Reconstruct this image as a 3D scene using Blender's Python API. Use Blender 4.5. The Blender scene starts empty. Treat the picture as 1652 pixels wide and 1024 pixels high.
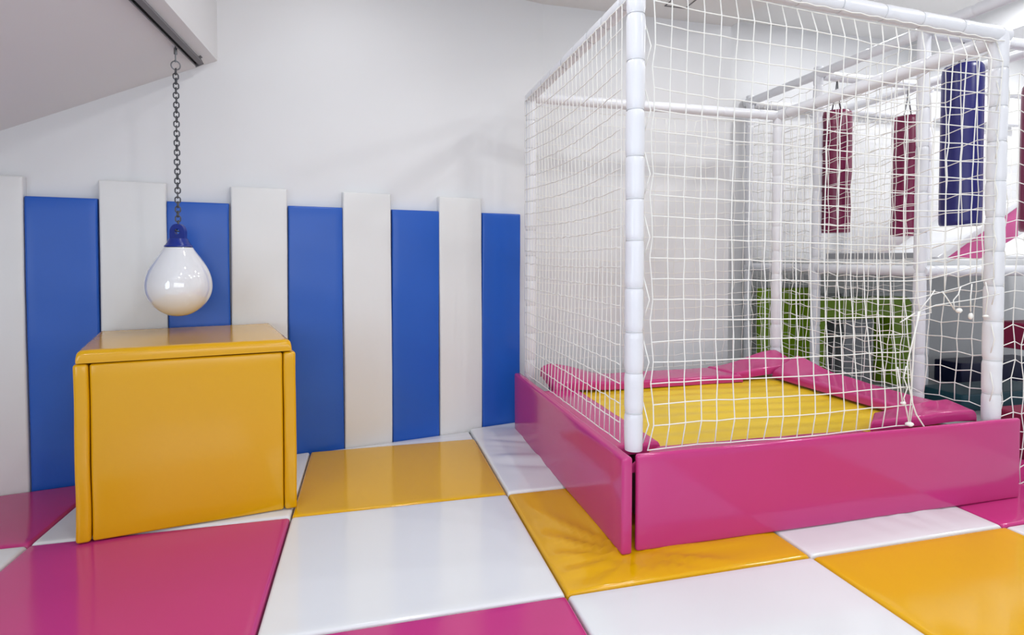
import bpy, bmesh, math, random
from math import sin, cos, tan, pi, radians, sqrt, atan2
from mathutils import Vector, Matrix, noise
random.seed(7)
scene = bpy.context.scene
COL = scene.collection

# ------------------------------------------------------------------ camera
F = 908.0; W = 1652.0; H = 1024.0
PITCH = radians(1.5); YAW = radians(14.3)
CY = 415 + F * tan(PITCH)
cam_d = bpy.data.cameras.new('camera'); cam = bpy.data.objects.new('camera', cam_d); COL.objects.link(cam)
cam_d.sensor_fit = 'HORIZONTAL'; cam_d.sensor_width = 36.0
cam_d.lens = 36.0 * F / W
cam_d.shift_y = -(H / 2 - CY) / W
cam_d.clip_start = 0.05; cam_d.clip_end = 60
cam.location = (0, 0, 1.3)
cam.rotation_euler = (pi / 2 - PITCH, 0, -YAW)
scene.camera = cam

# ------------------------------------------------------------------ world, exposure
wd = bpy.data.worlds.new('world'); scene.world = wd; wd.use_nodes = True
wd.node_tree.nodes['Background'].inputs[0].default_value = (0.75, 0.86, 1.0, 1)
wd.node_tree.nodes['Background'].inputs[1].default_value = 1.0
scene.view_settings.view_transform = 'Standard'
scene.view_settings.look = 'None'
scene.view_settings.gamma = 1.0
scene.view_settings.exposure = -0.50
scene.view_settings.use_curve_mapping = False

CEIL = 3.77; CLOW = 3.34            # high ceiling over the play frame, lower one over the padded room
# ------------------------------------------------------------------ area lights (in the ceiling lights and windows; one downlight and the rear window are added)
def area(name, loc, size, power, col=(1, 1, 1), rot=(0, 0, 0), size_y=None, shape='DISK'):
    l = bpy.data.lights.new(name, 'AREA'); l.energy = power; l.color = col
    l.shape = shape; l.size = size
    if size_y: l.size_y = size_y
    o = bpy.data.objects.new(name, l); COL.objects.link(o)
    o.location = loc; o.rotation_euler = rot
    return o
WARM = (0.97, 0.985, 1.0); COOL = (0.74, 0.87, 1.0)
LAMPS = [(-1.7, 2.1), (0.35, 2.2), (-1.7, 0.6), (0.35, 0.6), (2.4, 1.2), (-1.7, -1.0), (0.35, -1.0), (2.4, -0.8),
         (-0.05, 3.25), (2.3, 3.2), (4.6, 2.0), (5.5, 3.7), (6.9, 2.6), (7.3, 4.2), (4.4, 0.4), (6.4, 0.8), (4.25, 4.2)]
P_LAMP = 15.0
XS = 3.12                           # where the ceiling steps up
def cz(x): return CLOW if x < XS else CEIL
for (x, y) in LAMPS:
    k = 1.0
    if x > 4: k = 2.6
    if (x, y) == (-0.05, 3.25): k = 0.35
    if (x, y) == (4.25, 4.2): k = 1.0  # unseen downlight added to brighten the upper far wall
    area('downlight_glow', (x, y, cz(x) - 0.035), 0.16, P_LAMP * k, WARM if x < 4 else (0.96, 0.98, 1))
area('window_daylight', (-2.70, -1.2, 1.6), 1.9, 120, COOL, (0, -pi / 2, 0), 3.2, 'RECTANGLE')
area('rear_fill_light', (1.1, -3.40, 1.7), 4.4, 80, (0.93, 0.965, 1.0), (pi / 2, 0, 0), 1.5, 'RECTANGLE')  # unseen source added behind the camera to brighten room and soffit

# ------------------------------------------------------------------ helpers
def s2l(c):
    return tuple(((v / 255) / 12.92 if v / 255 <= 0.04045 else ((v / 255 + 0.055) / 1.055) ** 2.4) for v in c)

def mat(name, rgb, rough=0.5, spec=0.5, bump=0.0, bscale=6.0, bdist=0.01, metal=0.0, var=0.0, coat=0.0, detail=2.0):
    m = bpy.data.materials.new(name); m.use_nodes = True
    nt = m.node_tree; b = nt.nodes['Principled BSDF']
    c = s2l(rgb)
    b.inputs['Base Color'].default_value = (*c, 1)
    b.inputs['Roughness'].default_value = rough
    b.inputs['Specular IOR Level'].default_value = spec
    b.inputs['Metallic'].default_value = metal
    b.inputs['Coat Weight'].default_value = coat
    tc = nt.nodes.new('ShaderNodeTexCoord')
    if var > 0:
        n = nt.nodes.new('ShaderNodeTexNoise'); n.inputs['Scale'].default_value = 2.3; n.inputs['Detail'].default_value = 3
        nt.links.new(tc.outputs['Object'], n.inputs['Vector'])
        r = nt.nodes.new('ShaderNodeMixRGB')
        r.inputs[1].default_value = (*[v * (1 - var) for v in c], 1)
        r.inputs[2].default_value = (*[min(1, v * (1 + var)) for v in c], 1)
        nt.links.new(n.outputs['Fac'], r.inputs[0]); nt.links.new(r.outputs[0], b.inputs['Base Color'])
    if bump > 0:
        n = nt.nodes.new('ShaderNodeTexNoise'); n.inputs['Scale'].default_value = bscale; n.inputs['Detail'].default_value = detail
        nt.links.new(tc.outputs['Object'], n.inputs['Vector'])
        bp = nt.nodes.new('ShaderNodeBump'); bp.inputs['Strength'].default_value = bump; bp.inputs['Distance'].default_value = bdist
        nt.links.new(n.outputs['Fac'], bp.inputs['Height']); nt.links.new(bp.outputs[0], b.inputs['Normal'])
    return m

def emis(name, rgb, s):
    m = bpy.data.materials.new(name); m.use_nodes = True
    b = m.node_tree.nodes['Principled BSDF']
    b.inputs['Base Color'].default_value = (*rgb, 1)
    b.inputs['Emission Color'].default_value = (*rgb, 1); b.inputs['Emission Strength'].default_value = s
    return m

M = {}
M['wall'] = mat('painted_wall', (226, 226, 227), 0.55, 0.3, 0.08, 60, 0.002, var=0.01)
M['ceiling'] = mat('painted_ceiling', (226, 225, 223), 0.7, 0.2)
M['floor'] = mat('grey_floor', (182, 183, 186), 0.35, 0.4, var=0.05)
M['white'] = mat('white_vinyl', (226, 227, 229), 0.12, 0.5, 0.07, 5, 0.006, var=0.01)
M['cream'] = mat('cream_vinyl', (228, 228, 227), 0.28, 0.45, 0.10, 4, 0.006, var=0.012)
M['blue'] = mat('blue_vinyl', (32, 90, 186), 0.30, 0.45, 0.10, 4, 0.006, var=0.03)
M['yellow'] = mat('yellow_vinyl', (225, 169, 6), 0.13, 0.5, 0.10, 5, 0.006, var=0.02)
M['boxyellow'] = mat('box_yellow_vinyl', (222, 165, 3), 0.16, 0.5, 0.06, 3, 0.006, var=0.015)
M['bedyellow'] = mat('bed_yellow_vinyl', (230, 193, 28), 0.35, 0.4, 0.1, 5, 0.006, var=0.02)
M['pink'] = mat('pink_vinyl', (194, 56, 124), 0.13, 0.5, 0.10, 5, 0.006, var=0.02)
M['sleeve'] = mat('white_foam_sleeve', (228, 228, 232), 0.28, 0.5, 0.25, 22, 0.003)
M['net'] = mat('white_nylon_cord', (238, 236, 230), 0.6, 0.3)
M['tie'] = mat('white_cable_tie', (205, 206, 208), 0.35, 0.4)
M['steel'] = mat('galvanised_steel', (120, 122, 126), 0.35, 0.5, metal=0.9)
M['chain'] = mat('chain_steel', (92, 94, 98), 0.45, 0.5, metal=0.7)
M['track'] = mat('grey_track', (112, 111, 114), 0.5, 0.4)
M['black'] = mat('dark_slot', (20, 20, 22), 0.6, 0.2)
M['cap'] = mat('navy_plastic', (22, 48, 140), 0.25, 0.5)
M['maroon'] = mat('maroon_vinyl', (118, 20, 66), 0.30, 0.5, 0.15, 8, 0.006)
M['navy'] = mat('navy_vinyl', (32, 30, 104), 0.30, 0.5, 0.15, 8, 0.006)
M['green'] = mat('green_vinyl', (124, 158, 22), 0.40, 0.4, 0.1, 6, 0.006)
M['teal'] = mat('teal_vinyl', (24, 70, 84), 0.40, 0.4)
M['darkblue'] = mat('dark_blue_vinyl', (20, 24, 66), 0.40, 0.4)
M['darkred'] = mat('dark_red_vinyl', (130, 22, 62), 0.40, 0.4)
M['grey'] = mat('grey_vinyl', (150, 152, 156), 0.45, 0.4, 0.1, 6, 0.006)
M['board'] = mat('white_board', (218, 218, 218), 0.45, 0.4)
M['lamp'] = emis('lamp_glow', (1, 0.98, 0.95), 6.0)
M['lampframe'] = mat('lamp_frame', (225, 225, 225), 0.4, 0.4)
M['winframe'] = mat('window_frame_paint', (230, 230, 230), 0.4, 0.4)

M['ball'] = mat('white_ball_vinyl', (236, 237, 240), 0.06, 0.9, coat=1.0)

def mesh_obj(name, bm, m, parent=None, smooth=False, auto=None):
    me = bpy.data.meshes.new(name); bm.normal_update(); bm.to_mesh(me); bm.free()
    if m is not None: me.materials.append(m)
    if smooth:
        for p in me.polygons: p.use_smooth = True
    if auto is not None:
        for p in me.polygons: p.use_smooth = True
        try: me.set_sharp_from_angle(angle=radians(auto))
        except Exception: pass
    o = bpy.data.objects.new(name, me); COL.objects.link(o)
    if parent is not None: o.parent = parent
    return o

def tag(o, label=None, cat=None, group=None, kind=None):
    if label: o['label'] = label
    if cat: o['category'] = cat
    if group: o['group'] = group
    if kind: o['kind'] = kind
    return o

def empty(name, loc=(0, 0, 0), rz=0.0, label=None, cat=None, group=None):
    o = bpy.data.objects.new(name, None); COL.objects.link(o)
    o.location = loc; o.rotation_euler = (0, 0, rz); o.empty_display_size = 0.1
    return tag(o, label, cat, group)

def rbox(bm, lo, hi, r=0.01, seg=3, mtx=None):
    """rounded box between two corners"""
    t = bmesh.new()
    bmesh.ops.create_cube(t, size=1.0)
    c = [(lo[i] + hi[i]) / 2 for i in range(3)]; s = [hi[i] - lo[i] for i in range(3)]
    for v in t.verts: v.co = Vector((c[0] + v.co.x * s[0], c[1] + v.co.y * s[1], c[2] + v.co.z * s[2]))
    if r > 0:
        bmesh.ops.bevel(t, geom=list(t.edges), offset=min(r, min(s) * 0.49), segments=seg, profile=0.5, affect='EDGES')
    if mtx: bmesh.ops.transform(t, matrix=mtx, verts=t.verts)
    me = bpy.data.meshes.new('tmp'); t.to_mesh(me); t.free(); bm.from_mesh(me); bpy.data.meshes.remove(me)

def box_obj(name, lo, hi, m, r=0.01, parent=None, mtx=None, seg=3):
    bm = bmesh.new(); rbox(bm, lo, hi, r, seg, mtx)
    return mesh_obj(name, bm, m, parent, auto=40)

def prism(bm, pts, z0, z1):
    """vertical prism over an xy polygon"""
    lo = [bm.verts.new((p[0], p[1], z0)) for p in pts]; hi = [bm.verts.new((p[0], p[1], z1)) for p in pts]
    n = len(pts)
    for i in range(n):
        bm.faces.new((lo[i], lo[(i + 1) % n], hi[(i + 1) % n], hi[i]))
    bm.faces.new(list(reversed(lo))); bm.faces.new(hi)

def prism_obj(name, pts, z0, z1, m, parent=None, r=0.0, seg=3):
    bm = bmesh.new(); prism(bm, pts, z0, z1); bmesh.ops.recalc_face_normals(bm, faces=bm.faces)
    if r > 0: bmesh.ops.bevel(bm, geom=list(bm.edges), offset=r, segments=seg, profile=0.5, affect='EDGES')
    return mesh_obj(name, bm, m, parent, auto=40)

def tube(bm, pts, r, n=6, closed=False, cap=True):
    pts = [Vector(p) for p in pts]; N = len(pts); rings = []
    prev = None
    for i, p in enumerate(pts):
        if closed: d = pts[(i + 1) % N] - pts[i - 1]
        else: d = pts[min(i + 1, N - 1)] - pts[max(i - 1, 0)]
        if d.length < 1e-9: d = Vector((0, 0, 1))
        d.normalize()
        if prev is None:
            up = Vector((0, 0, 1)) if abs(d.z) < 0.9 else Vector((1, 0, 0))
            a = d.cross(up).normalized()
        else:
            a = (prev - d * prev.dot(d)).normalized()
        prev = a; b_ = d.cross(a)
        rr = r[i] if isinstance(r, (list, tuple)) else r
        rings.append([bm.verts.new(p + (a * cos(2 * pi * k / n) + b_ * sin(2 * pi * k / n)) * rr) for k in range(n)])
    M_ = N if closed else N - 1
    for i in range(M_):
        A = rings[i]; B = rings[(i + 1) % N]
        for k in range(n): bm.faces.new((A[k], A[(k + 1) % n], B[(k + 1) % n], B[k]))
    if cap and not closed:
        bm.faces.new(list(reversed(rings[0]))); bm.faces.new(rings[-1])

def lathe(bm, prof, c=(0, 0, 0), n=48):
    rings = []
    for (r, z) in prof:
        if r < 1e-5: rings.append([bm.verts.new((c[0], c[1], c[2] + z))])
        else: rings.append([bm.verts.new((c[0] + r * cos(2 * pi * k / n), c[1] + r * sin(2 * pi * k / n), c[2] + z)) for k in range(n)])
    for A, B in zip(rings, rings[1:]):
        if len(A) == 1 and len(B) == 1: continue
        for k in range(n):
            k2 = (k + 1) % n
            if len(A) == 1: bm.faces.new((A[0], B[k2], B[k]))
            elif len(B) == 1: bm.faces.new((A[k], A[k2], B[0]))
            else: bm.faces.new((A[k], A[k2], B[k2], B[k]))

def spread(n, e=0.012, L=1.0):
    """parameters in 0..1 crowded at both ends (e = edge band as a fraction)"""
    a = [0, e * 0.12, e * 0.35, e * 0.65, e]
    mid = [e + (1 - 2 * e) * i / n for i in range(1, n)]
    return a + mid + [1 - v for v in reversed(a)]

def cushion(name, quad, ztop, thick, m, hf=None, n=34, r=0.016, parent=None, puff=0.004):
    """upholstered pad over a quad (four xy corners, counter-clockwise) with rounded rim; hf(x, y, u, v) adds height"""
    p = [Vector((*q[:2], 0)) for q in quad]
    Lu = (p[1] - p[0]).length; Lv = (p[3] - p[0]).length
    us = spread(n, min(0.3, r / Lu)); vs = spread(n, min(0.3, r / Lv))
    bm = bmesh.new(); G = []
    for v in vs:
        row = []
        for u in us:
            q = (p[0] * (1 - u) + p[1] * u) * (1 - v) + (p[3] * (1 - u) + p[2] * u) * v
            du = min(u, 1 - u) * Lu; dv = min(v, 1 - v) * Lv
            drop = 0
            for d in (du, dv):
                if d < r: drop += r - sqrt(max(0, r * r - (r - d) ** 2))
            z = ztop - min(drop, thick * 0.9) * 0.9 + puff * (sin(pi * u) * sin(pi * v)) ** 0.4 - puff
            if hf: z += hf(q.x, q.y, u, v)
            row.append(bm.verts.new((q.x, q.y, z)))
        G.append(row)
    nv = len(vs); nu = len(us)
    for j in range(nv - 1):
        for i in range(nu - 1):
            bm.faces.new((G[j][i], G[j][i + 1], G[j + 1][i + 1], G[j + 1][i]))
    rim = [G[0][i] for i in range(nu)] + [G[j][-1] for j in range(1, nv)] + [G[-1][i] for i in range(nu - 2, -1, -1)] + [G[j][0] for j in range(nv - 2, 0, -1)]
    low = []
    for w in rim:
        zz = (ztop - thick) if not hf else min(w.co.z - 0.3 * thick, ztop - thick + (w.co.z - ztop) * 0.9 + r * 0.8)
        low.append(bm.verts.new((w.co.x, w.co.y, zz)))
    L = len(rim)
    for i in range(L):
        bm.faces.new((rim[i], low[i], low[(i + 1) % L], rim[(i + 1) % L]))
    # underside as a fan of strips
    try: bm.faces.new(low)
    except Exception: pass
    return mesh_obj(name, bm, m, parent, auto=60)

# ------------------------------------------------------------------ the room
ang = radians(11.334); WD = Vector((cos(ang), sin(ang), 0)); WN = Vector((-sin(ang), cos(ang), 0))   # the padded wall: along, outwards
A0 = Vector((-1.838, 3.684, 0))                         # foot of the pads, s = 0
W0 = A0 + WN * 0.06                                     # the plaster behind them
def ws(s, off=0.0): return A0 + WD * s + WN * off
FL = -0.05
bend = ws(3.285, 0.06)
cornerL = ws((-2.8 - W0.x) / WD.x, 0.06)
pts = [(cornerL.x, cornerL.y), (bend.x, bend.y), (XS, bend.y + 0.01), (8.2, 5.2), (8.2, -3.5), (-2.8, -3.5)]
def wallseg(name, a, b, holes=None, t=0.12, z1=CEIL):
    a = Vector((*a, 0)); b = Vector((*b, 0)); d = (b - a).normalized(); nrm = Vector((-d.y, d.x, 0))
    q = [(a.x, a.y), (b.x, b.y), (b.x + nrm.x * t, b.y + nrm.y * t), (a.x + nrm.x * t, a.y + nrm.y * t)]
    o = prism_obj(name, q, FL, z1, M['wall']); return tag(o, kind='structure')
wallseg('wall_padded', pts[0], pts[1])
wallseg('wall_back', pts[1], pts[2])
wallseg('wall_return', (XS - 0.005, pts[2][1]), (XS - 0.005, 5.2))
wallseg('wall_far', (XS, 5.2), pts[3])
wallseg('wall_right', pts[3], pts[4])
# rear wall with a wide window added for fill light, left wall with a window
def wall_window(name, wname, axis, at, lo, hi, w0, w1, z0, z1, t=0.12, inward=1):
    bm = bmesh.new()
    def bx(a0, a1, b0, b1):
        if axis == 'x': rbox(bm, (a0, at - t, b0), (a1, at, b1), 0)
        else: rbox(bm, (at - t, a0, b0), (at, a1, b1), 0)
    bx(lo, w0, FL, CEIL); bx(w1, hi, FL, CEIL); bx(w0, w1, FL, z0); bx(w0, w1, z1, CEIL)
    tag(mesh_obj(name, bm, M['wall']), kind='structure')
    fr = bmesh.new()
    def fx(a0, a1, b0, b1):
        if axis == 'x': rbox(fr, (a0, at - t * 0.8, b0), (a1, at - t * 0.3, b1), 0.004)
        else: rbox(fr, (at - t * 0.8, a0, b0), (at - t * 0.3, a1, b1), 0.004)
    k = 0.05
    fx(w0, w1, z0, z0 + k); fx(w0, w1, z1 - k, z1)
    nm = 4 if (w1 - w0) > 2.5 else 3
    for i in range(nm): 
        x = w0 + (w1 - w0 - k) * i / (nm - 1); fx(x, x + k, z0, z1)
    tag(mesh_obj(wname, fr, M['winframe']), kind='structure')
wall_window('wall_rear', 'added_window', 'x', -3.5, -2.8, 8.2, -1.2, 3.4, 0.8, 2.6)
wall_window('wall_left', 'window_2', 'y', -2.8, -3.5, cornerL.y + 0.1, -2.9, 0.5, 0.6, 2.6)
tag(prism_obj('floor', [(-3, -3.7), (8.4, -3.7), (8.4, 5.4), (-3, 5.4)], FL - 0.1, FL, M['floor']), kind='structure')
tag(prism_obj('ceiling', [(XS, -3.7), (8.4, -3.7), (8.4, 5.4), (XS, 5.4)], CEIL, CEIL + 0.1, M['ceiling']), kind='structure')
tag(prism_obj('ceiling_lower', [(-3, -3.7), (XS, -3.7), (XS, 5.4), (-3, 5.4)], CLOW, CEIL + 0.1, M['ceiling']), kind='structure')
bm = bmesh.new()
for lo, hi in (((2.34, 4.165, CLOW - .006), (2.53, 4.172, CLOW)), ((2.34, 3.97, CLOW - .006), (2.347, 4.172, CLOW)), ((2.523, 3.97, CLOW - .006), (2.53, 4.172, CLOW)), ((2.34, 3.97, CLOW - .006), (2.53, 3.977, CLOW))): rbox(bm, lo, hi, 0)
tag(mesh_obj('ceiling_hatch', bm, M['track']), 'thin grey outline of a small square hatch in the ceiling above the cage', 'ceiling hatch')

# sloping soffit top left (extruded towards the viewer)
E0 = Vector((-0.911, 3.931, 2.539)); L0 = Vector((-1.963, 3.720, 1.993)); ED = Vector((-0.035, -1.0, 0)).normalized()
def soffit():
    bm = bmesh.new()
    dl = (L0 - E0) / (E0.x - L0.x)
    Lx = E0 + dl * (E0.x + 2.8)
    sec = [E0 + WN * 0.02, Lx + WN * 0.02, Vector((Lx.x, Lx.y + 0.02, CLOW + 0.01)), Vector((E0.x, E0.y + 0.02, CLOW + 0.01))]
    fr = [v + ED * 3.1 for v in sec]
    fr[1].x = -2.8; fr[2].x = -2.8
    a = [bm.verts.new(v) for v in sec]; b = [bm.verts.new(v) for v in fr]
    for i in range(4): bm.faces.new((a[i], a[(i + 1) % 4], b[(i + 1) % 4], b[i]))
    bm.faces.new(a[::-1]); bm.faces.new(b)
    bmesh.ops.recalc_face_normals(bm, faces=bm.faces)
    return tag(mesh_obj('trim_1', bm, M['wall']), kind='structure')
soffit()
# ceiling beam over the play frame
tag(box_obj('trim_2', (6.05, -0.5, 3.5), (6.5, 5.2, CEIL), M['wall'], 0.004), kind='structure')

# ceiling lights, the last one added for the far wall
for i, (x, y) in enumerate(LAMPS):
    t = empty('ceiling_downlight', (x, y, cz(x)), 0, 'small round white downlight set in the ceiling outside the picture', 'ceiling light', 'downlights set in the ceiling')
    bm = bmesh.new(); lathe(bm, [(0.085, 0.0), (0.085, -0.02), (0.115, -0.02), (0.118, -0.012), (0.118, 0.0)], n=28); mesh_obj('rim', bm, M['lampframe'], t, auto=40)
    bm = bmesh.new(); lathe(bm, [(0.0, -0.008), (0.085, -0.008)], n=28); mesh_obj('lens', bm, M['lamp'], t)

# ------------------------------------------------------------------ wall pads
PADS = [(-0.345, -0.008, 'w'), (-0.003, 0.329, 'b'), (0.333, 0.669, 'w'), (0.673, 1.010, 'b'), (1.016, 1.348, 'w'),
        (1.355, 1.701, 'b'), (1.706, 2.037, 'w'), (2.042, 2.390, 'b'), (2.394, 2.732, 'w'), (2.736, 3.060, 'b')]
PLAB = ['tall white wall pad at the left edge of the picture', 'wide blue wall pad behind the left side of the yellow box',
        'white wall pad behind the left half of the hanging ball', 'blue wall pad right behind the hanging ball and chain',
        'white wall pad behind the right end of the yellow box', 'blue wall pad just right of the yellow box',
        'white wall pad between the blue one by the box and the next blue one', 'blue wall pad standing behind the middle of the far yellow mat',
        'narrow looking white wall pad, last white one before the netted cage', 'blue wall pad beside the left post of the netted cage']
for (s0, s1, c), lb in zip(PADS, PLAB):
    hgt = 1.748 if c == 'w' else 1.640
    w = s1 - s0
    bm = bmesh.new()
    # front face towards -Y local; slightly pillowed
    nx, nz = 8, 26; hgt += 0.04; r = 0.012
    xs = spread(nx, r / w); zs = spread(nz, r / hgt)
    G = []
    ph = random.random() * 6
    for zt in zs:
        row = []
        for xt in xs:
            d = 0
            for dd in (min(xt, 1 - xt) * w, min(zt, 1 - zt) * hgt):
                if dd < r: d += r - sqrt(max(0, r * r - (r - dd) ** 2))
            y = min(d, 0.03) + 0.0015 * sin(zt * 9 + ph) * sin(pi * xt) + 0.001 * sin(zt * 31 + ph + xt * 2)
            xw = xt * w + 0.0025 * sin(zt * 5 + ph) * (1 if 0.02 < zt < 0.98 else 0.4)
            row.append(bm.verts.new((xw, y, zt * hgt)))
        G.append(row)
    for j in range(len(zs) - 1):
        for i in range(len(xs) - 1): bm.faces.new((G[j][i], G[j][i + 1], G[j + 1][i + 1], G[j + 1][i]))
    rim = [G[0][i] for i in range(len(xs))] + [G[j][-1] for j in range(1, len(zs))] + [G[-1][i] for i in range(len(xs) - 2, -1, -1)] + [G[j][0] for j in range(len(zs) - 2, 0, -1)]
    bk = [bm.verts.new((v.co.x, 0.058, v.co.z)) for v in rim]
    for i in range(len(rim)): bm.faces.new((rim[i], bk[i], bk[(i + 1) % len(rim)], rim[(i + 1) % len(rim)]))
    bm.faces.new(bk)
    bmesh.ops.recalc_face_normals(bm, faces=bm.faces)
    o = mesh_obj('wall_pad', bm, M['cream' if c == 'w' else 'blue'], auto=50)
    o.location = ws(s0) + Vector((0, 0, -0.04)); o.rotation_euler = (0, 0, ang)
    tag(o, lb, 'wall pad', 'white wall pads' if c == 'w' else 'blue wall pads')

# ------------------------------------------------------------------ floor mats
GX = [-2.62, -1.503, -0.387, 0.735, 1.868, 2.985, 4.10]
g = 0.004
def fold(cx, cy, k, amp, a0=0, a1=2 * pi, seed=0):
    """creases running out from a point"""
    def f(x, y, u, v):
        dx, dy = x - cx, y - cy; r = sqrt(dx * dx + dy * dy) + 1e-4; th = atan2(dy, dx)
        w = 0.5 + 0.5 * sin(k * th + seed + 1.5 * noise.noise(Vector((x * 2, y * 2, seed))))
        env = min(1, r / 0.12) * max(0, 1 - r / 0.8) * min(1, 12 * min(u, 1 - u)) * min(1, 12 * min(v, 1 - v))
        return amp * env * w ** 3
    return f
def wr(amp, sx, sy, seed):
    def f(x, y, u, v):
        e = min(1, 10 * min(u, 1 - u)) * min(1, 10 * min(v, 1 - v))
        return amp * e * noise.noise(Vector((x * sx, y * sy, seed)))
    return f
def mat_obj(x0, x1, y0, y1, m, lb, hf=None, grp=None, ztop=0.0):
    o = cushion('floor_mat', [(x0 + g, y0 + g), (x1 - g, y0 + g), (x1 - g, y1 - g), (x0 + g, y1 - g)], ztop, 0.05 + ztop, M[m], hf)
    tag(o, lb, 'floor mat', grp)
    return o
smooth = wr(0.0035, 1.6, 1.6, 3)
Y0, Y1, Y2, Y3 = 1.05, 2.028, 2.987, 3.968
mat_obj(GX[0], GX[1], Y1, Y2, 'white', 'sliver of white floor mat at the left edge between two pink ones', smooth, 'white floor mats')
bw = W0
def clipq(x0, x1, y0, off=0.0):
    """quad from y0 back to the wall pads"""
    f = lambda x: A0.y + (x - A0.x) * tan(ang) - 0.006 - off
    return [(x0 + g, y0 + g), (x1 - g, y0 + g), (x1 - g, f(x1 - g)), (x0 + g, f(x0 + g))]
o = cushion('floor_mat', clipq(GX[0], GX[1], Y2), 0.0, 0.05, M['pink'], smooth); tag(o, 'dark pink floor mat at the left edge, under the white and blue wall pads', 'floor mat', 'pink floor mats')
o = cushion('floor_mat', clipq(GX[1], GX[2], Y2), 0.0, 0.05, M['white'], wr(0.004, 2, 5, 9)); tag(o, 'white floor mat lying under the yellow box', 'floor mat', 'white floor mats')
mat_obj(GX[1], GX[2], Y1, Y2, 'pink', 'large pink floor mat in front of the yellow box', smooth, 'pink floor mats')
mat_obj(GX[2], GX[3], Y2, Y3, 'yellow', 'yellow floor mat right of the box, in front of the striped wall pads', smooth, 'yellow floor mats')
o = cushion('floor_mat', clipq(GX[2], GX[3], Y3), -0.004, 0.046, M['white'], None, n=20); tag(o, 'thin white wedge of matting between the far yellow mat and the wall pads', 'floor mat', 'white floor mats')
mat_obj(GX[2], GX[3], Y1, Y2, 'white', 'large white floor mat in the middle, between two yellow mats and two pink ones', smooth, 'white floor mats')
mat_obj(GX[2], GX[3], Y0, Y1, 'pink', 'pink floor mat cut off by the bottom edge, middle of the picture', smooth, 'pink floor mats')
mat_obj(GX[1], GX[2], Y0, Y1, 'white', 'white floor mat nearest the viewer on the left, outside the picture', smooth, 'white floor mats')
o = cushion('floor_mat', clipq(GX[3], 1.75, Y2, 0.0), 0.004, 0.054, M['white'], lambda x, y, u, v: 0.022 * min(1, 8 * min(u, 1 - u)) * min(1, 6 * min(v, 1 - v)) * abs(noise.noise(Vector((x * 1.3, y * 5.5 + x * 1.5, 4)))), n=60)
tag(o, 'creased white floor mat along the left side of the netted cage', 'floor mat', 'white floor mats')
mat_obj(GX[3], GX[4], Y1, Y2, 'yellow', 'creased yellow floor mat under the near corner of the netted cage',
        lambda x, y, u, v: fold(1.12, 2.22, 15, 0.022, seed=1)(x, y, u, v), 'yellow floor mats').data
mat_obj(GX[3], GX[4], Y0, Y1, 'white', 'white floor mat at the bottom edge, between the pink and the right yellow mat', smooth, 'white floor mats')
mat_obj(GX[4], GX[5], Y1, Y2, 'white', 'narrow looking white floor mat along the front of the pink barrier',
        lambda x, y, u, v: 0.016 * min(1, 8 * min(u, 1 - u)) * min(1, 12 * min(v, 1 - v)) * max(0, min(1, (x - 2.2) * 3)) * abs(noise.noise(Vector((x * 6 + y * 2, y * 1.5, 2)))), 'white floor mats')
mat_obj(GX[4], GX[5], Y0, Y1, 'yellow', 'large yellow floor mat in the bottom right corner', smooth, 'yellow floor mats')
mat_obj(GX[5], GX[6], Y1, Y2, 'pink', 'pink floor mat at the right edge beside the end of the pink barrier', smooth, 'pink floor mats')
mat_obj(GX[5], GX[6], Y0, Y1, 'white', 'white floor mat at the right beyond the large yellow one, outside the picture', smooth, 'white floor mats')

# ------------------------------------------------------------------ yellow box
ZT = 0.88; ZU = 0.822
FLc = Vector((-1.289, 2.915)); FRc = Vector((-0.365, 3.068)); BRc = Vector((-0.600, 3.880)); BLc = Vector((-1.512, 3.700))
fb = empty('foam_box', (-0.94, 3.39, 0), 0, 'big glossy yellow vinyl covered box under the hanging ball', 'box')
def rel(pts): return [(p[0] + 0.94, p[1] - 3.39) for p in pts]
ex = (FRc - FLc).normalized(); T = 0.058
lin = (BLc - FLc).normalized(); rin = (BRc - FRc).normalized()
def soft_prism(name, pts, z0, z1, m, parent, r, wob=0.0):
    bm = bmesh.new(); prism(bm, pts, z0, z1); bmesh.ops.recalc_face_normals(bm, faces=bm.faces)
    bmesh.ops.bevel(bm, geom=list(bm.edges), offset=r, segments=4, profile=0.5, affect='EDGES')
    if wob:
        bmesh.ops.subdivide_edges(bm, edges=[e for e in bm.edges if e.calc_length() > 0.2], cuts=10, use_grid_fill=True)
        for v in bm.verts:
            v.co += Vector((noise.noise(v.co * 4), noise.noise(v.co * 4 + Vector((5, 5, 5))), noise.noise(v.co * 4 + Vector((9, 1, 5))))) * wob
    return mesh_obj(name, bm, m, parent, auto=60)
soft_prism('side_pad', rel([FLc, FLc + ex * T, BLc + ex * T, BLc]), 0.002, ZU - 0.004, M['boxyellow'], fb, 0.014, 0.004)
soft_prism('side_pad', rel([FRc - ex * T, FRc, BRc, BRc - ex * T]), 0.002, ZU - 0.004, M['boxyellow'], fb, 0.014, 0.004)
fi = lin * 0.006
soft_prism('front_pad', rel([FLc + ex * (T + .004) + fi, FRc - ex * (T + .004) + fi, FRc - ex * (T + .004) + lin * T, FLc + ex * (T + .004) + lin * T]), 0.002, ZU - 0.006, M['boxyellow'], fb, 0.012, 0.002)
soft_prism('back_pad', rel([BLc + ex * (T + .003) - lin * T, BRc - ex * (T + .003) - rin * T, BRc - ex * (T + .003), BLc + ex * (T + .003)]), 0.002, ZU - 0.006, M['boxyellow'], fb, 0.012)
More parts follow.
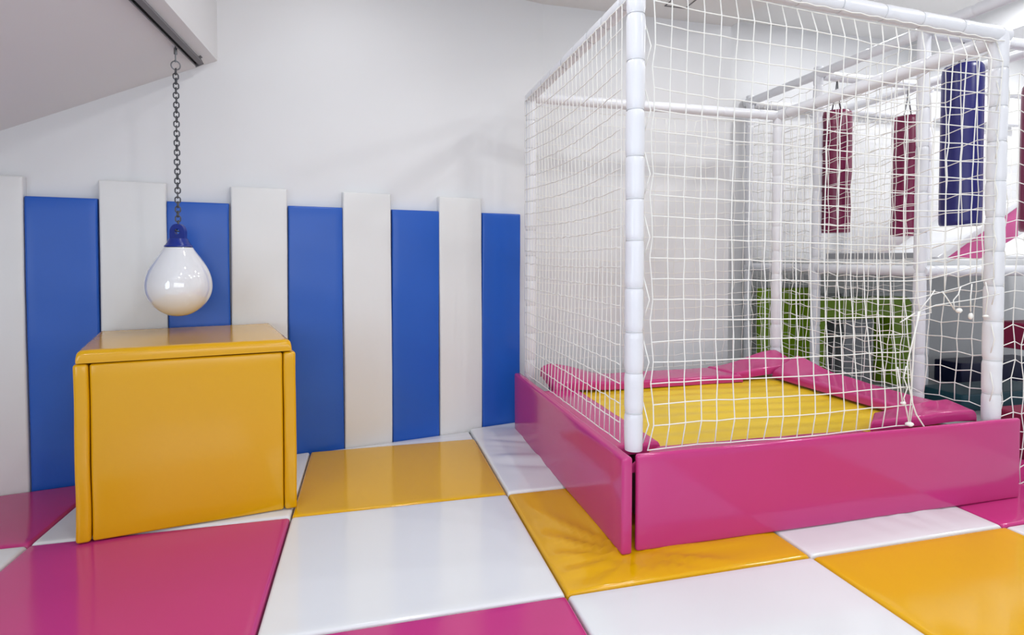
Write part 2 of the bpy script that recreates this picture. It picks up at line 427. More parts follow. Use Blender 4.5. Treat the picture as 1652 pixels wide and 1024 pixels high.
def lid():
    q = rel([FLc + ex * 0.012, FRc - ex * 0.02, BRc - ex * 0.012, BLc + ex * 0.012])
    p = [Vector((*a, 0)) for a in q]; bm = bmesh.new()
    n = 40; r = 0.026; us = spread(n, r / .93); vs = spread(n, r / .83); G = []
    for v in vs:
        row = []
        for u in us:
            a = (p[0] * (1 - u) + p[1] * u) * (1 - v) + (p[3] * (1 - u) + p[2] * u) * v
            d = 0
            for dd in (min(u, 1 - u) * .93, min(v, 1 - v) * .83):
                if dd < r: d += r - sqrt(max(0, r * r - (r - dd) ** 2))
            z = ZT - min(d, .05) + 0.002 * noise.noise(Vector((a.x * 3, a.y * 3, 1))) + 0.0022 * noise.noise(Vector((a.x * 22, a.y * 22, 1))) * (1 if min(u, 1 - u) < .05 or v < .06 else 0)
            row.append(bm.verts.new((a.x, a.y, z)))
        G.append(row)
    N = len(us)
    for j in range(N - 1):
        for i in range(N - 1): bm.faces.new((G[j][i], G[j][i + 1], G[j + 1][i + 1], G[j + 1][i]))
    rim = [G[0][i] for i in range(N)] + [G[j][-1] for j in range(1, N)] + [G[-1][i] for i in range(N - 2, -1, -1)] + [G[j][0] for j in range(N - 2, 0, -1)]
    c = Vector((0, 0, 0))
    low = [bm.verts.new((v.co.x * 0.997, v.co.y * 0.997, ZU)) for v in rim]
    for i in range(len(rim)): bm.faces.new((rim[i], low[i], low[(i + 1) % len(rim)], rim[(i + 1) % len(rim)]))
    bm.faces.new(low)
    return mesh_obj('top_pad', bm, M['boxyellow'], fb, auto=60)
lid()

# ------------------------------------------------------------------ hanging ball with chain, and its track
BX, BY = -1.033, 3.526
hb = empty('hanging_ball', (BX, BY, 0), 0, 'white teardrop ball with a navy cap hanging on a steel chain above the yellow box', 'hanging ball')
prof = [(0.0, 0.0), (0.05, 0.008), (0.086, 0.026), (0.118, 0.052), (0.145, 0.085), (0.162, 0.122), (0.169, 0.162), (0.166, 0.205), (0.157, 0.243), (0.142, 0.280),
        (0.121, 0.314), (0.098, 0.348), (0.078, 0.376), (0.074, 0.386), (0.070, 0.391), (0.0, 0.393)]
bm = bmesh.new(); lathe(bm, prof, (0, 0, 0.967), 64); o = mesh_obj('ball', bm, M['ball'], hb, smooth=True)
sm = o.modifiers.new('sub', 'SUBSURF'); sm.levels = 1; sm.render_levels = 2
bm = bmesh.new(); lathe(bm, [(0.071, 0.0), (0.070, 0.006), (0.062, 0.014), (0.054, 0.028), (0.046, 0.046), (0.0, 0.048)], (0, 0, 1.359), 40)
cap = mesh_obj('cap', bm, M['cap'], hb, auto=50); cap['label'] = 'navy plastic cap with a flat lug'
bm = bmesh.new()       # lug with an eye
va = []
ccx, ccz, R_, rh = 0.0, 1.444, 0.044, 0.016
outer = [(-0.044, 1.375)] + [(ccx + R_ * cos(t), ccz + R_ * sin(t)) for t in [pi - pi * i / 14 for i in range(15)]] + [(0.044, 1.375)]
inner = [(ccx + rh * cos(t), ccz + rh * sin(t)) for t in [-pi / 2 - 2 * pi * i / 24 for i in range(24)]]
yaw_l = -0.9
def lugv(x, z, y): return bm.verts.new(Matrix.Rotation(-0.35, 4, 'Z') @ Vector((x, y, z)))
for side in (-0.012, 0.012):
    O = [lugv(x, z, side) for x, z in outer]; I = [lugv(x, z, side) for x, z in inner]
    va.append((O, I))
    es = [bm.edges.new((O[i], O[(i + 1) % len(O)])) for i in range(len(O))] + [bm.edges.new((I[i], I[(i + 1) % len(I)])) for i in range(len(I))]
    bmesh.ops.triangle_fill(bm, use_beauty=True, edges=es)
for k in (0, 1):
    A, B = va[0][k], va[1][k]
    for i in range(len(A)): bm.faces.new((A[i], A[(i + 1) % len(A)], B[(i + 1) % len(A)], B[i]))
bmesh.ops.recalc_face_normals(bm, faces=bm.faces)
lug = mesh_obj('lug', bm, M['cap'], cap, auto=40)
# chain links
ch = empty('chain', (0, 0, 0)); ch.parent = hb; 
def link_bm(L=0.041, Wd=0.033, r=0.0036, ns=28):
    bm = bmesh.new(); pts = []
    R = Wd / 2 - r; st = L / 2 - Wd / 2
    for i in range(ns):
        t = 2 * pi * i / ns
        x = R * cos(t); z = R * sin(t) + (st if sin(t) >= 0 else -st)
        pts.append((x, 0, z))
    tube(bm, pts, r, 8, closed=True); return bm
zt, zb = 2.333, 1.463; pitch = 0.0262; nl = int((zt - zb) / pitch)
pitch = (zt - zb) / nl
base = None
for i in range(nl + 1):
    z = zb + pitch * i
    if base is None:
        base = mesh_obj('link', link_bm(), M['chain'], ch, smooth=True); l = base
    else:
        l = base.copy(); COL.objects.link(l); l.parent = ch
    l.location = (0.0006 * sin(i * 1.7), 0.0006 * cos(i), z)
    l.rotation_euler = (0, 0, radians(16) + (pi / 2 if i % 2 else 0) + 0.25 * sin(i * .45))
# ring, swivel, hook rod at the top
bm = bmesh.new()
R = 0.021; pts = [(R * 1.05 * cos(t) * (1.0 if True else 1), 0, 2.367 + R * sin(t) * 1.15) for t in [2 * pi * i / 24 for i in range(24)]]
tube(bm, [Matrix.Rotation(0.3, 4, 'Z') @ Vector(p) for p in pts], 0.0034, 8, closed=True)
mesh_obj('ring', bm, M['steel'], hb, smooth=True)
bm = bmesh.new(); tube(bm, [(0, 0, 2.388), (0, 0, 2.478)], 0.0036, 8); tube(bm, [(0, 0, 2.428), (0, 0, 2.462)], 0.0085, 10)
lathe(bm, [(0, 2.384), (0.007, 2.387), (0.007, 2.394), (0, 2.397)], (0, 0, 0), 12)
mesh_obj('swivel', bm, M['steel'], hb, auto=50)
# track on the sloping soffit
PN = ED.cross((L0 - E0)).normalized()
if PN.z > 0: PN = -PN                      # points down out of the soffit
tend = Vector((-1.003, 3.800, 0)); 
def onplane(x, y): return E0.z - (PN.x * (x - E0.x) + PN.y * (y - E0.y)) / PN.z
tend.z = onplane(tend.x, tend.y)
tr = empty('ceiling_track', tend, 0, 'grey metal track on the sloping soffit from which the ball hangs', 'track')
sd = ED.cross(PN).normalized()             # sideways in the soffit
if sd.x < 0: sd = -sd
def tp(a, b, c): return ED * a + sd * b + PN * c     # along, right, down
bm = bmesh.new()
def bar_sec(bm, b0, b1, c0, c1, a0=0.0, a1=2.6):
    v = [bm.verts.new(tp(a, b, c)) for a in (a0, a1) for (b, c) in ((b0, c0), (b1, c0), (b1, c1), (b0, c1))]
    for q in ((0, 1, 2, 3), (7, 6, 5, 4), (0, 4, 5, 1), (1, 5, 6, 2), (2, 6, 7, 3), (3, 7, 4, 0)): bm.faces.new([v[i] for i in q])
bar_sec(bm, -0.020, 0.026, -0.004, 0.010)
bar_sec(bm, 0.000, 0.026, 0.010, 0.036)
bar_sec(bm, -0.020, -0.014, 0.010, 0.036)
bmesh.ops.recalc_face_normals(bm, faces=bm.faces)
mesh_obj('rail', bm, M['track'], tr, auto=30)
bm = bmesh.new(); bar_sec(bm, -0.0139, -0.0005, 0.0101, 0.020, 0.004, 2.59); bmesh.ops.recalc_face_normals(bm, faces=bm.faces)
sl = mesh_obj('slot', bm, M['black'], tr); sl['label'] = 'black slot along the track'
bm = bmesh.new(); bar_sec(bm, -0.022, 0.028, 0.0, 0.038, -0.006, 0.0); bar_sec(bm, 0.026, 0.040, -0.002, 0.004, 0.0, 0.03); bmesh.ops.recalc_face_normals(bm, faces=bm.faces)
mesh_obj('end_cap', bm, M['track'], tr)

# ------------------------------------------------------------------ padded frames: sleeves and nets
def sleeve_pts(a, b, r, seg=0.2, off=0.1, ns=24, wob=0.0008, pinch=0.13):
    """tube of wrapped foam with pinched seams; returns bm and the seam positions"""
    a = Vector(a); b = Vector(b); L = (b - a).length; d = (b - a) / L
    bm = bmesh.new(); pts = []; rr = []; ties = []
    s = off
    while s < L - 0.04: ties.append(s); s += seg * (0.9 + 0.2 * random.random())
    ss = {0.0, L}
    for t in ties:
        for k in (-0.03, -0.012, -0.005, 0, 0.005, 0.012, 0.03): ss.add(min(L, max(0, t + k)))
    k = int(L / 0.05)
    for i in range(k): ss.add(L * i / k)
    for s in sorted(ss):
        q = 1.0
        for t in ties:
            dd = abs(s - t)
            if dd < 0.03: q = min(q, 1 - pinch * (1 - dd / 0.03) ** 2.2)
        if s < 0.01 or s > L - 0.01: q *= 0.94
        pts.append(a + d * s); rr.append(r * q)
    tube(bm, pts, rr, ns)
    for v in bm.verts:
        v.co += Vector((noise.noise(v.co * 9), noise.noise(v.co * 9 + Vector((3, 3, 3))), 0)) * wob * 3
    return bm, [(a + d * t) for t in ties], d

def sleeve(name, a, b, r, parent, ties_on=False, **kw):
    bm, ties, d = sleeve_pts(a, b, r, **kw)
    o = mesh_obj(name, bm, M['sleeve'], parent, auto=60)
    if ties_on:
        for c in ties:
            tb = bmesh.new(); up = Vector((0, 0, 1)) if abs(d.z) < .9 else Vector((1, 0, 0))
            u = d.cross(up).normalized(); v = d.cross(u)
            rr = r * 0.905
            tube(tb, [c + (u * cos(t) + v * sin(t)) * rr for t in [2 * pi * i / 28 for i in range(28)]], 0.0022, 6, closed=True)
            mesh_obj('cable_tie', tb, M['tie'], o, smooth=True)
    return o

CR = 0.0029
def net(name, fn, nu, nv, parent, keep=None, r=CR, knots=True, sub=1, hem=True, seed=0.0):
    """fn(i, j) -> node; i along, j up; keep(i, j) says whether a node exists"""
    keep = keep or (lambda i, j: True)
    bm = bmesh.new(); P = {}
    for i in range(nu + 1):
        for j in range(nv + 1):
            if keep(i, j): P[i, j] = Vector(fn(i, j))
    def runs(seq):
        out = []; cur = []
        for k in seq:
            if k in P: cur.append(P[k])
            else:
                if len(cur) > 1: out.append(cur)
                cur = []
        if len(cur) > 1: out.append(cur)
        return out
    for i in range(nu + 1):
        for q in runs([(i, j) for j in range(nv + 1)]): tube(bm, q, r, 5)
    for j in range(nv + 1):
        for q in runs([(i, j) for i in range(nu + 1)]): tube(bm, q, r, 5)
    if knots:
        for (i, j), p in P.items():
            rr = r * 1.65
            vs = [bm.verts.new(p + Vector(d) * rr) for d in ((1, 0, 0), (-1, 0, 0), (0, 1, 0), (0, -1, 0), (0, 0, 1), (0, 0, -1))]
            for t in ((0, 2, 4), (2, 1, 4), (1, 3, 4), (3, 0, 4), (2, 0, 5), (1, 2, 5), (3, 1, 5), (0, 3, 5)): bm.faces.new([vs[k] for k in t])
    return mesh_obj(name, bm, M['net'], parent, smooth=True)

def jit(i, j, s, a):
    return Vector((noise.noise(Vector((i * .9, j * .9, s))), noise.noise(Vector((i * .9, j * .9, s + 9))), noise.noise(Vector((i * .9, j * .9, s + 19))))) * a

PX0, PX1, PY0, PY1 = 1.158, 3.292, 2.315, 3.995
ZR = 2.47; PR = 0.0425
cage = empty('netted_cage', (2.2, 3.15, 0), 0, 'white padded pole cage hung with white netting around the yellow and pink play bed', 'net cage')
OX, OY = 2.2, 3.15
def cr(x, y, z): return Vector((x - OX, y - OY, z))
ZB = 0.43
sleeve('post', cr(PX0, PY0, ZB), cr(PX0, PY0, 2.62), PR, cage, True, off=0.17)
sleeve('post', cr(PX1, PY0, ZB - 0.02), cr(PX1, PY0, 2.50), PR * 1.04, cage, True, off=0.15)
sleeve('post', cr(PX0, PY1, 0.35), cr(PX0, PY1, 2.48), PR, cage, True, off=0.2)
sleeve('post', cr(PX1, PY1, 0.35), cr(PX1, PY1, 2.48), PR, cage, False, off=0.2)
sleeve('top_rail', cr(PX0 - .02, PY0, ZR + .12), cr(PX1 + .045, PY0, ZR + .02), PR, cage, True, seg=0.26)
sleeve('top_rail', cr(PX0, PY0, ZR), cr(PX0, PY1 + .02, ZR), PR * .9, cage, True, seg=0.2)
sleeve('top_rail', cr(PX0, PY1, ZR), cr(PX1, PY1, ZR + .0), PR * .9, cage, False, seg=0.3)
sleeve('top_rail', cr(PX1, PY0, ZR), cr(PX1, PY1, ZR), PR, cage, True, seg=0.3)
# front net, with the cut and knotted entry at its right
NX, NZ = 24, 22
XC = 2.71
def sst(a, b, x):
    t = max(0, min(1, (x - a) / (b - a))); return t * t * (3 - 2 * t)
def ffront(i, j):
    x = PX0 + 0.072 + (PX1 - PX0 - 0.12) * i / NX
    z = 0.452 + (2.425 - 0.452) * j / NZ
    # sag of the rows and pull at the hem
    z -= 0.022 * sin(pi * i / NX) * (j / NZ) ** 2
    if j == 0: z = 0.440; x -= 0.02 * (1 if i < NX * .72 else -1)
    if i == 0: x += -0.008 * (j % 3 == 0) + 0.004 * (j % 3 == 1)
    low = 1 - sst(1.0, 1.75, z)
    z += 0.115 * low * sst(XC - .05, PX1, x)
    if x < XC + 0.05: x += 0.05 * (1 - sst(.5, 1.3, z)) * sst(1.6, XC, x)
    y = PY0 - 0.052 + 0.03 * sin(pi * j / NZ) + 0.012 * sin(i * .5)
    q = jit(i, j, 2, 0.007)
    z += 0.095 * (1 - i / NX) * j / NZ
    if j == NZ: z += 0.02; y = PY0 - .02; q *= .3
    return cr(x + q.x, y + q.y * .7, z + q.z * .8)
def kfront(i, j):
    x = PX0 + 0.072 + (PX1 - PX0 - 0.12) * i / NX; z = 0.452 + (2.425 - 0.452) * j / NZ
    if x > XC: return z > 1.00 + 0.10 * sst(XC, PX1, x) - 0.02
    return True
net('net', ffront, NX, NZ, cage, kfront)
# left net: columns packed closer
def fleft(i, j):
    t = i / 27
    y = PY0 + 0.045 + (PY1 - PY0 - 0.07) * t; z = 0.452 + (2.42 - 0.452) * j / 22
    z += 0.0015 * (1 if (i + j) % 2 else -1) * (1 if 0 < j < 22 else 0)
    z -= 0.03 * sin(pi * t) * (j / 22)
    x = PX0 - 0.045 + 0.035 * sin(pi * j / 22) * sin(pi * t)
    q = jit(i, j, 5, 0.005)
    if j == 22: z = 2.435
    return cr(x + q.x * .6, y + q.y * .5, z + q.z)
net('net', fleft, 27, 22, cage, r=0.0026)
def fback(i, j):
    x = PX0 + 0.04 + (PX1 - PX0 - 0.08) * i / 23; z = 0.46 + (2.42 - 0.46) * j / 21
    q = jit(i, j, 8, 0.02); z -= 0.03 * sin(pi * i / 23)
    return cr(x + q.x, PY1 + 0.02 + q.y, z + q.z)
net('net', fback, 23, 21, cage, r=0.0022, knots=False)
def fright(i, j):
    y = PY0 + 0.04 + (PY1 - PY0 - 0.08) * i / 18; z = 0.47 + (2.42 - 0.47) * j / 21
    z += 0.007 * (1 if (i + j) % 2 else -1) - 0.05 * sin(pi * i / 18) * sin(pi * j / 21)
    q = jit(i, j, 11, 0.013)
    return cr(PX1 + 0.02 + q.x + .03 * sin(pi * j / 21), y + q.y, z + q.z)
net('net', fright, 18, 21, cage, r=0.0028)
# net stretched on to the right of the right-hand post
def fside(i, j):
    x = PX1 + 0.05 + 0.092 * i; z = 0.02 + 0.1 * j
    q = jit(i, j, 14, 0.02)
    return cr(x + q.x, PY0 + 0.04 + 0.06 * i / 9 + q.y, z + q.z - .02 * (i % 2))
net('net', fside, 9, 23, cage, r=0.0028)
# net edge cords, ties and loose knotted ends
bm = bmesh.new()
def P(px, py, y=PY0 - 0.055):
    """point of the photograph brought on to the front net's plane"""
    u = (px - 826) / F; v = (CY - py) / F
    fw = Vector((sin(YAW) * cos(PITCH), cos(YAW) * cos(PITCH), -sin(PITCH))); rt = Vector((cos(YAW), -sin(YAW), 0)); up = rt.cross(fw)
    d = fw + rt * u + up * v; t = y / d.y
    p = Vector((0, 0, 1.3)) + d * t
    return p - Vector((OX, OY, 0))
def cord(pts, r=0.0032, y=PY0 - 0.055): tube(bm, [P(*q, y) for q in pts], r, 6)
cord([(1482, 502), (1476, 540), (1472, 600), (1470, 640), (1466, 682)])
cord([(1484, 502), (1470, 560), (1464, 585), (1466, 620), (1472, 650), (1478, 668), (1492, 690), (1502, 704)], 0.0036)
cord([(1462, 590), (1458, 610), (1464, 625), (1458, 642), (1462, 660), (1466, 680)])
cord([(1448, 592), (1452, 620), (1456, 650)]); cord([(1484, 502), (1510, 492), (1536, 488), (1575, 482), (1612, 474)], 0.0026)
cord([(1520, 470), (1530, 484), (1540, 500)]); cord([(1550, 462), (1546, 475), (1538, 484), (1540, 500)]); cord([(1568, 458), (1566, 478), (1566, 503)]); cord([(1590, 455), (1594, 475), (1590, 508)])
cord([(1484, 500), (1500, 480), (1508, 468)]); cord([(1476, 505), (1452, 520)])
mesh_obj('cord', bm, M['net'], cage, smooth=True)
def blob(pt, sx, sz):
    b2 = bmesh.new(); bmesh.ops.create_icosphere(b2, subdivisions=2, radius=1)
    for v in b2.verts:
        k = 1 + 0.25 * noise.noise(v.co * 3)
        v.co = P(*pt) + Vector((v.co.x * sx * k, v.co.y * sx * k, v.co.z * sz * k))
    mesh_obj('knot', b2, M['net'], cage, smooth=True)
for pt, sx, sz in (((1547, 501), .015, .013), ((1566, 510), .011, .018), ((1590, 510), .014, .008), ((1457, 650), .012, .009), ((1467, 684), .019, .012), ((1503, 705), .013, .009)):
    blob(pt, sx, sz)
# ties holding the front net to its post
bm = bmesh.new()
for z in [0.55 + 0.28 * k for k in range(7)]:
    tube(bm, [cr(PX0 + .038, PY0 - .015, z - .09), cr(PX0 + .054, PY0 - .04, z), cr(PX0 + .038, PY0 - .015, z + .10)], 0.0028, 6)
for z in [0.6 + 0.26 * k for k in range(7)]:
    tube(bm, [cr(PX1 - .035, PY0 - .015, z - .09), cr(PX1 - .05, PY0 - .045, z), cr(PX1 - .035, PY0 - .015, z + .09)], 0.0028, 6)
tube(bm, [cr(PX0 + .03 + 2.08 * k / 40, PY0 - .044, 2.545 - .1 * k / 40 - .006 * (k % 2)) for k in range(41)], 0.003, 6)
tube(bm, [cr(PX0 - .04, PY0 + .02 + 1.66 * k / 40, 2.445 - .008 * (k % 2)) for k in range(41)], 0.003, 6)
mesh_obj('lacing', bm, M['net'], cage, smooth=True)

# ------------------------------------------------------------------ pink barrier, bed and edge pads
def slab(name, lo, hi, m, lb, cat, grp=None, r=0.014, wob=0.003):
    bm = bmesh.new(); rbox(bm, lo, hi, r, 4)
    bmesh.ops.subdivide_edges(bm, edges=[e for e in bm.edges if e.calc_length() > 0.3], cuts=14, use_grid_fill=True)
    for v in bm.verts: v.co += Vector((noise.noise(v.co * 2.2), noise.noise(v.co * 2.2 + Vector((4, 1, 7))), noise.noise(v.co * 1.6 + Vector((8, 2, 7))))) * wob
    return tag(mesh_obj(name, bm, m, auto=60), lb, cat, grp)
slab('foam_barrier', (1.139, 2.238, 0.0), (3.405, 2.312 - .045, 0.432), M['pink'], 'long pink foam barrier along the front of the netted cage', 'foam barrier', 'pink foam barriers')
slab('foam_barrier', (1.060, 2.222, 0.0), (1.112, 4.09, 0.430), M['pink'], 'pink foam barrier down the left side of the netted cage', 'foam barrier', 'pink foam barriers')

# timber plinth under the bed, its sheet on top
bed = empty('play_bed', (2.25, 3.15, 0), 0, 'low bed with a bright yellow wrinkled vinyl top inside the netted cage', 'play bed')
box_obj('base', (-0.96, -0.75, 0.0), (0.97, 0.82, 0.345), M['grey'], 0.01, bed)
def hbed(x, y, u, v):
    return (-0.006 + 0.006 * sin(y * 42 + 1.2 * sin(x * 2.0) + 2 * noise.noise(Vector((x, y * 2, 0)))) * (0.4 + 0.6 * abs(noise.noise(Vector((x * 1.4, y * 3, 3)))))) * min(1, 9 * min(u, 1 - u)) * min(1, 9 * min(v, 1 - v))
cushion('cover', [(-0.94, -0.73), (0.85, -0.73), (0.85, 0.80), (-0.94, 0.80)], 0.374, 0.028, M['bedyellow'], hbed, n=90, parent=bed)
def edge_pad(quad, zt, th, hf, lb, n=30):
    o = cushion('edge_pad', quad, zt, th, M['pink'], hf, n=n, r=0.02); return tag(o, lb, 'edge pad', 'pink edge pads round the bed')
# back pad with its left end curled up
edge_pad([(1.215, 3.60), (2.70, 3.62), (2.66, 3.93), (1.215, 3.93)], 0.430, 0.052,
         lambda x, y, u, v: 0.10 * (1 - sst(1.25, 1.75, x)) * (0.25 + 0.75 * v) - 0.03 * (1 - sst(1.2, 1.27, x)) + 0.004 * noise.noise(Vector((x * 6, y * 4, 0))),
         'pink edge pad along the back of the yellow bed')
edge_pad([(2.98, 2.42), (3.245, 2.50), (3.245, 3.70), (2.98, 3.65)], 0.440, 0.050,
         lambda x, y, u, v: 0.03 * u + 0.06 * max(0, (y - 3.35) / 0.3) * u + 0.012 * sin(y * 4) * u + 0.004 * noise.noise(Vector((x * 6, y * 6, 2))),
         'pink edge pad along the right side of the yellow bed')
edge_pad([(2.66, 3.645), (3.25, 3.69), (3.26, 3.95), (2.60, 3.94)], 0.436, 0.050,
         lambda x, y, u, v: 0.105 * sst(2.62, 3.22, x) * (0.4 + 0.6 * v) + 0.005 * sin(9 * (x + y)), 'pink edge pad humped up over the far right corner of the bed')
edge_pad([(2.52, 2.35), (3.24, 2.35), (3.24, 2.52), (2.70, 2.50)], 0.452, 0.05,
         lambda x, y, u, v: 0.035 * sst(2.7, 3.15, x) * (.3 + .7 * v) + 0.006 * noise.noise(Vector((x * 7, y * 9, 5))), 'pink edge pad lying over the near right corner of the bed')
edge_pad([(1.125, 2.28), (2.60, 2.28), (2.52, 2.425), (1.36, 2.46)], 0.388, 0.045,
         lambda x, y, u, v: 0.003 * noise.noise(Vector((x * 6, y * 4, 7))), 'pink edge pad just inside the front barrier')
edge_pad([(1.118, 2.44), (1.375, 2.46), (1.38, 3.60), (1.118, 3.60)], 0.405, 0.045,
         lambda x, y, u, v: 0.004 * noise.noise(Vector((x * 6, y * 6, 8))), 'pink edge pad along the left side of the bed beside the side barrier')

# ------------------------------------------------------------------ play frame beyond the cage
FX, FX2 = 3.87, 5.06; FY = [3.22, 4.20, 5.12]; FZ = 2.92; FR = 0.041
fr = empty('climbing_frame', (FX, 4.2, FL), 0, 'white padded pole play frame with netting and an upper deck, behind the netted cage', 'play frame')
def fc(x, y, z): return Vector((x - FX, y - 4.2, z - FL))
for y in FY: sleeve('post', fc(FX, y, FL), fc(FX, y, FZ + .06), FR, fr, y == FY[0], seg=0.3)
for y in (FY[1], FY[2]): sleeve('post', fc(FX2 + .05, y, FL), fc(FX2 + .05, y, FZ), FR, fr, False, seg=0.3)
sleeve('post', fc(6.55, FY[1], FL), fc(6.55, FY[1], FZ), FR, fr, False, seg=0.3)
sleeve('top_rail', fc(FX, 1.9, FZ), fc(FX, 5.19, FZ), FR, fr, False, seg=0.4)
sleeve('top_rail', fc(FX2, 2.6, FZ), fc(FX2, 5.19, FZ), FR, fr, False, seg=0.4)
for y in FY: sleeve('top_rail', fc(FX + .05, y, FZ - .01), fc(7.6, y, FZ - .01), FR, fr, False, seg=0.35)
sleeve('deck_rail', fc(FX, 3.22, 1.20), fc(FX, 5.15, 1.20), FR, fr, False, seg=0.3)
sleeve('deck_rail', fc(FX, 3.20, 1.20), fc(7.6, 3.20, 1.20), FR, fr, False, seg=0.3)
sleeve('deck_rail', fc(FX, 5.12, 1.20), fc(7.6, 5.12, 1.20), FR, fr, False, seg=0.3)
d1 = mesh_obj('deck', (lambda b: (rbox(b, fc(FX + .04, 3.24, 1.235), fc(7.6, 5.10, 1.285), 0.008), b)[1])(bmesh.new()), M['board'], fr, auto=40)
d1['label'] = 'white deck boards of the upper level'
k1 = box_obj('dark_gap_strip', fc(FX + .05, 3.28, 1.286), fc(FX + .075, 4.14, 1.335), M['grey'], 0.004, fr); k1['label'] = 'grey strip standing in for the dark gap along the deck edge'  # grey strip put in for the dark opening above the deck rail
def fplane(i, j):
    y = 3.26 + 1.84 * i / 20; z = 0.12 + (2.86 - 0.12) * j / 28
    z += 0.007 * (1 if (i + j) % 2 else -1) - 0.05 * sin(pi * i / 20)
    q = jit(i, j, 21, 0.014)
    return fc(FX + 0.02 + q.x, y + q.y, z + q.z)
net('net', fplane, 20, 28, fr, r=0.0026)
def fplane2(i, j):
    x = FX + .05 + 0.1 * i; z = 1.30 + 0.1 * j
    q = jit(i, j, 31, 0.02)
    return fc(x + q.x, 5.05 + q.y, z + q.z)
net('net', fplane2, 36, 15, fr, r=0.0024, knots=False)

# hanging punch bags
def bag(x, y, zt, zb, r, m, lb):
    t = empty('punch_bag', (x, y, zb), 0, lb, 'punch bag', 'foam bags hung from the play frame')
    L = zt - zb; bm = bmesh.new()
    lathe(bm, [(0, 0), (r * .9, 0.0), (r * .98, 0.012), (r, 0.04), (r * 1.0, L * .5), (r, L - 0.05), (r * .97, L - 0.02), (r * .88, L), (0, L + 0.004)], n=36)
    for v in bm.verts:
        k = 1 + 0.02 * noise.noise(Vector((v.co.x * 6, v.co.y * 6, v.co.z * 3)) + Vector((x, y, 0))); v.co.x *= k; v.co.y *= k
    mesh_obj('body', bm, M[m], t, auto=50)
    b2 = bmesh.new()
    for a in (0.3, 0.3 + pi):
        tube(b2, [(r * .6 * cos(a), r * .6 * sin(a), L), (0.02 * cos(a), 0.02 * sin(a), L + (FZ - .05 - zt) * .6), (0, 0, L + (FZ - .04 - zt))], 0.006, 6)
    mesh_obj('strap', b2, M['steel'], t, smooth=True)
bag(4.07, 4.20, 2.60, 1.52, 0.125, 'maroon', 'maroon hanging foam bag nearest the back wall, leftmost of the bags')
bag(4.93, 4.25, 2.62, 1.50, 0.125, 'maroon', 'maroon hanging foam bag partly hidden behind the middle white post')
bag(4.235, 3.22, 2.70, 1.53, 0.128, 'navy', 'tall navy blue hanging foam bag left of the right-hand cage post')
bag(5.05, 3.22, 2.64, 1.50, 0.135, 'maroon', 'maroon hanging foam bag cut off by the right edge of the picture')

# sloping pink and white pads on the deck
def wedge(name, x0, x1, z0, z1, y0, y1, lb, flip=False):
    t = empty(name, ((x0 + x1) / 2, (y0 + y1) / 2, z0), 0, lb, 'foam ramp', 'foam ramps on the deck')
    mx, my = (x0 + x1) / 2, (y0 + y1) / 2
    bm = bmesh.new()
    tri = [(x0, z0), (x1, z0), (x1, z1)]
    a = [bm.verts.new((p[0] - mx, y0 - my, p[1] - z0)) for p in tri]; b = [bm.verts.new((p[0] - mx, y1 - my, p[1] - z0)) for p in tri]
    bm.faces.new(a); bm.faces.new(b[::-1])
    for i in range(3): bm.faces.new((a[i], b[i], b[(i + 1) % 3], a[(i + 1) % 3]))
    bmesh.ops.recalc_face_normals(bm, faces=bm.faces)
    mesh_obj('side_panel', bm, M['pinklight'], t, auto=30)
    d = Vector((x1 - x0, 0, z1 - z0)); L = d.length; a_ = atan2(d.z, d.x)
    bm = bmesh.new(); rbox(bm, (-0.1, -(y1 - y0) / 2 - .015, 0), (L + .02, (y1 - y0) / 2 + .015, 0.07), 0.012)
    mt = Matrix.Translation((x0 - mx, 0, 0.0)) @ Matrix.Rotation(-a_, 4, 'Y')
    bmesh.ops.transform(bm, matrix=mt, verts=bm.verts)
    mesh_obj('ramp_pad', bm, M['white'], t, auto=40)['label'] = 'white sloping pad'
M['pinklight'] = mat('pale_pink_vinyl', (206, 92, 150), 0.35, 0.4)
wedge('foam_ramp', 5.55, 6.50, 1.29, 1.83, 4.35, 4.95, 'pink and white foam ramp on the deck, rising to the right behind the blue bag')
wedge('foam_ramp', 5.62, 6.35, 1.29, 1.62, 3.50, 3.95, 'pink and white foam ramp at the right edge, nearer than the other one')

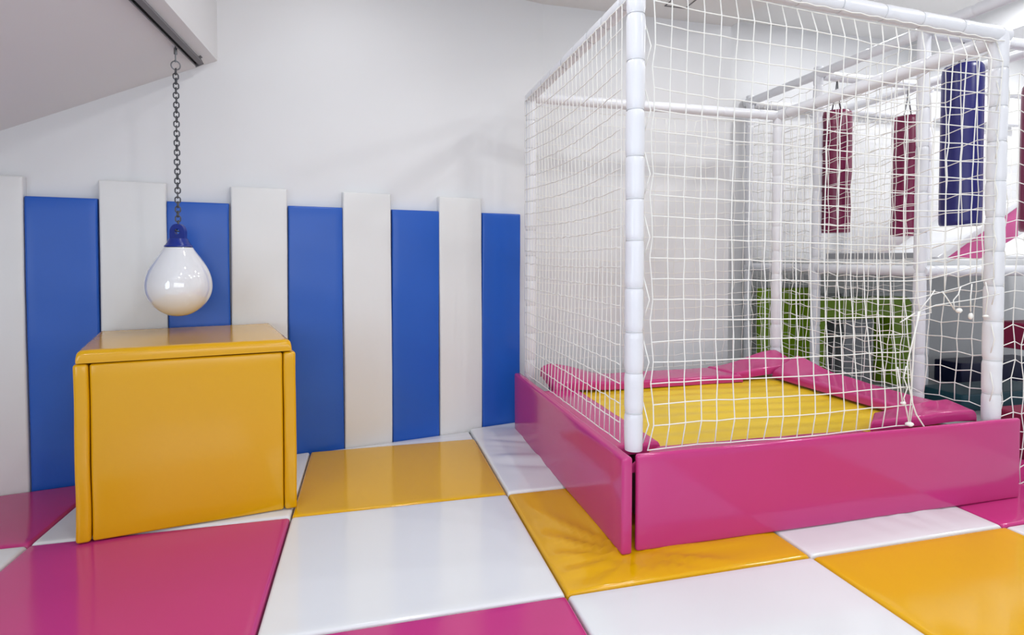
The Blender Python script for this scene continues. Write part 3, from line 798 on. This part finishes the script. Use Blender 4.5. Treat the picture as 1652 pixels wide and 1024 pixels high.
# things under the deck
def arch(name, x0, x1, y, z1, leg0, leg1, zo, m, lb, d=0.22):
    bm = bmesh.new(); n = 10
    prof = [(x0, FL), (x0, z1 - .06), (x0 + .06, z1), (x1 - .06, z1), (x1, z1 - .06), (x1, FL), (x1 - leg1, FL), (x1 - leg1, zo), (x0 + leg0, zo), (x0 + leg0, FL)]
    a = [bm.verts.new((p[0], y, p[1])) for p in prof]; b = [bm.verts.new((p[0], y + d, p[1])) for p in prof]
    bm.faces.new(a); bm.faces.new(b[::-1])
    for i in range(len(prof)): bm.faces.new((a[i], b[i], b[(i + 1) % len(prof)], a[(i + 1) % len(prof)]))
    bmesh.ops.recalc_face_normals(bm, faces=bm.faces)
    bmesh.ops.bevel(bm, geom=list(bm.edges), offset=0.012, segments=2, affect='EDGES')
    return tag(mesh_obj(name, bm, M[m], auto=40), lb, 'foam arch')
arch('foam_arch', 4.36, 5.62, 4.75, 0.88, 0.16, 0.28, 0.66, 'green', 'dark green foam arch under the deck, between the two far posts and the middle one')
slab('foam_mat', (3.94, 4.98, FL), (4.62, 5.08, 0.98), M['green'], 'bright green foam panel against the back wall behind the far cage corner', 'foam panel')
slab('foam_block', (4.86, 4.86, FL), (5.20, 5.10, 0.68), M['grey'], 'grey foam block seen through the green arch', 'foam block')
slab('foam_block', (4.60, 5.0, FL), (4.74, 5.10, 0.64), M['black'], 'narrow black block inside the left of the green arch', 'foam block')
slab('foam_block', (6.05, 4.55, FL), (7.20, 4.85, 0.18), M['darkblue'], 'low dark blue foam block on the floor under the deck', 'foam block')
slab('foam_block', (5.0, 3.75, FL), (6.10, 4.15, 0.10), M['teal'], 'low teal foam block on the floor beside the right-hand cage post', 'foam block')
slab('foam_block', (4.98, 3.12, 0.57), (5.5, 3.5, 0.78), M['darkred'], 'dark red foam block at the right edge beside the right-hand cage post', 'foam block')
slab('foam_block', (4.12, 2.62, FL), (4.8, 2.9, 0.28), M['darkred'], 'dark red foam block low at the right edge behind the end of the pink barrier', 'foam block')
slab('white_board', (4.75, 5.10, 0.90), (5.9, 5.16, 1.145), M['board'], 'white board on the back wall above the green arch', 'board')
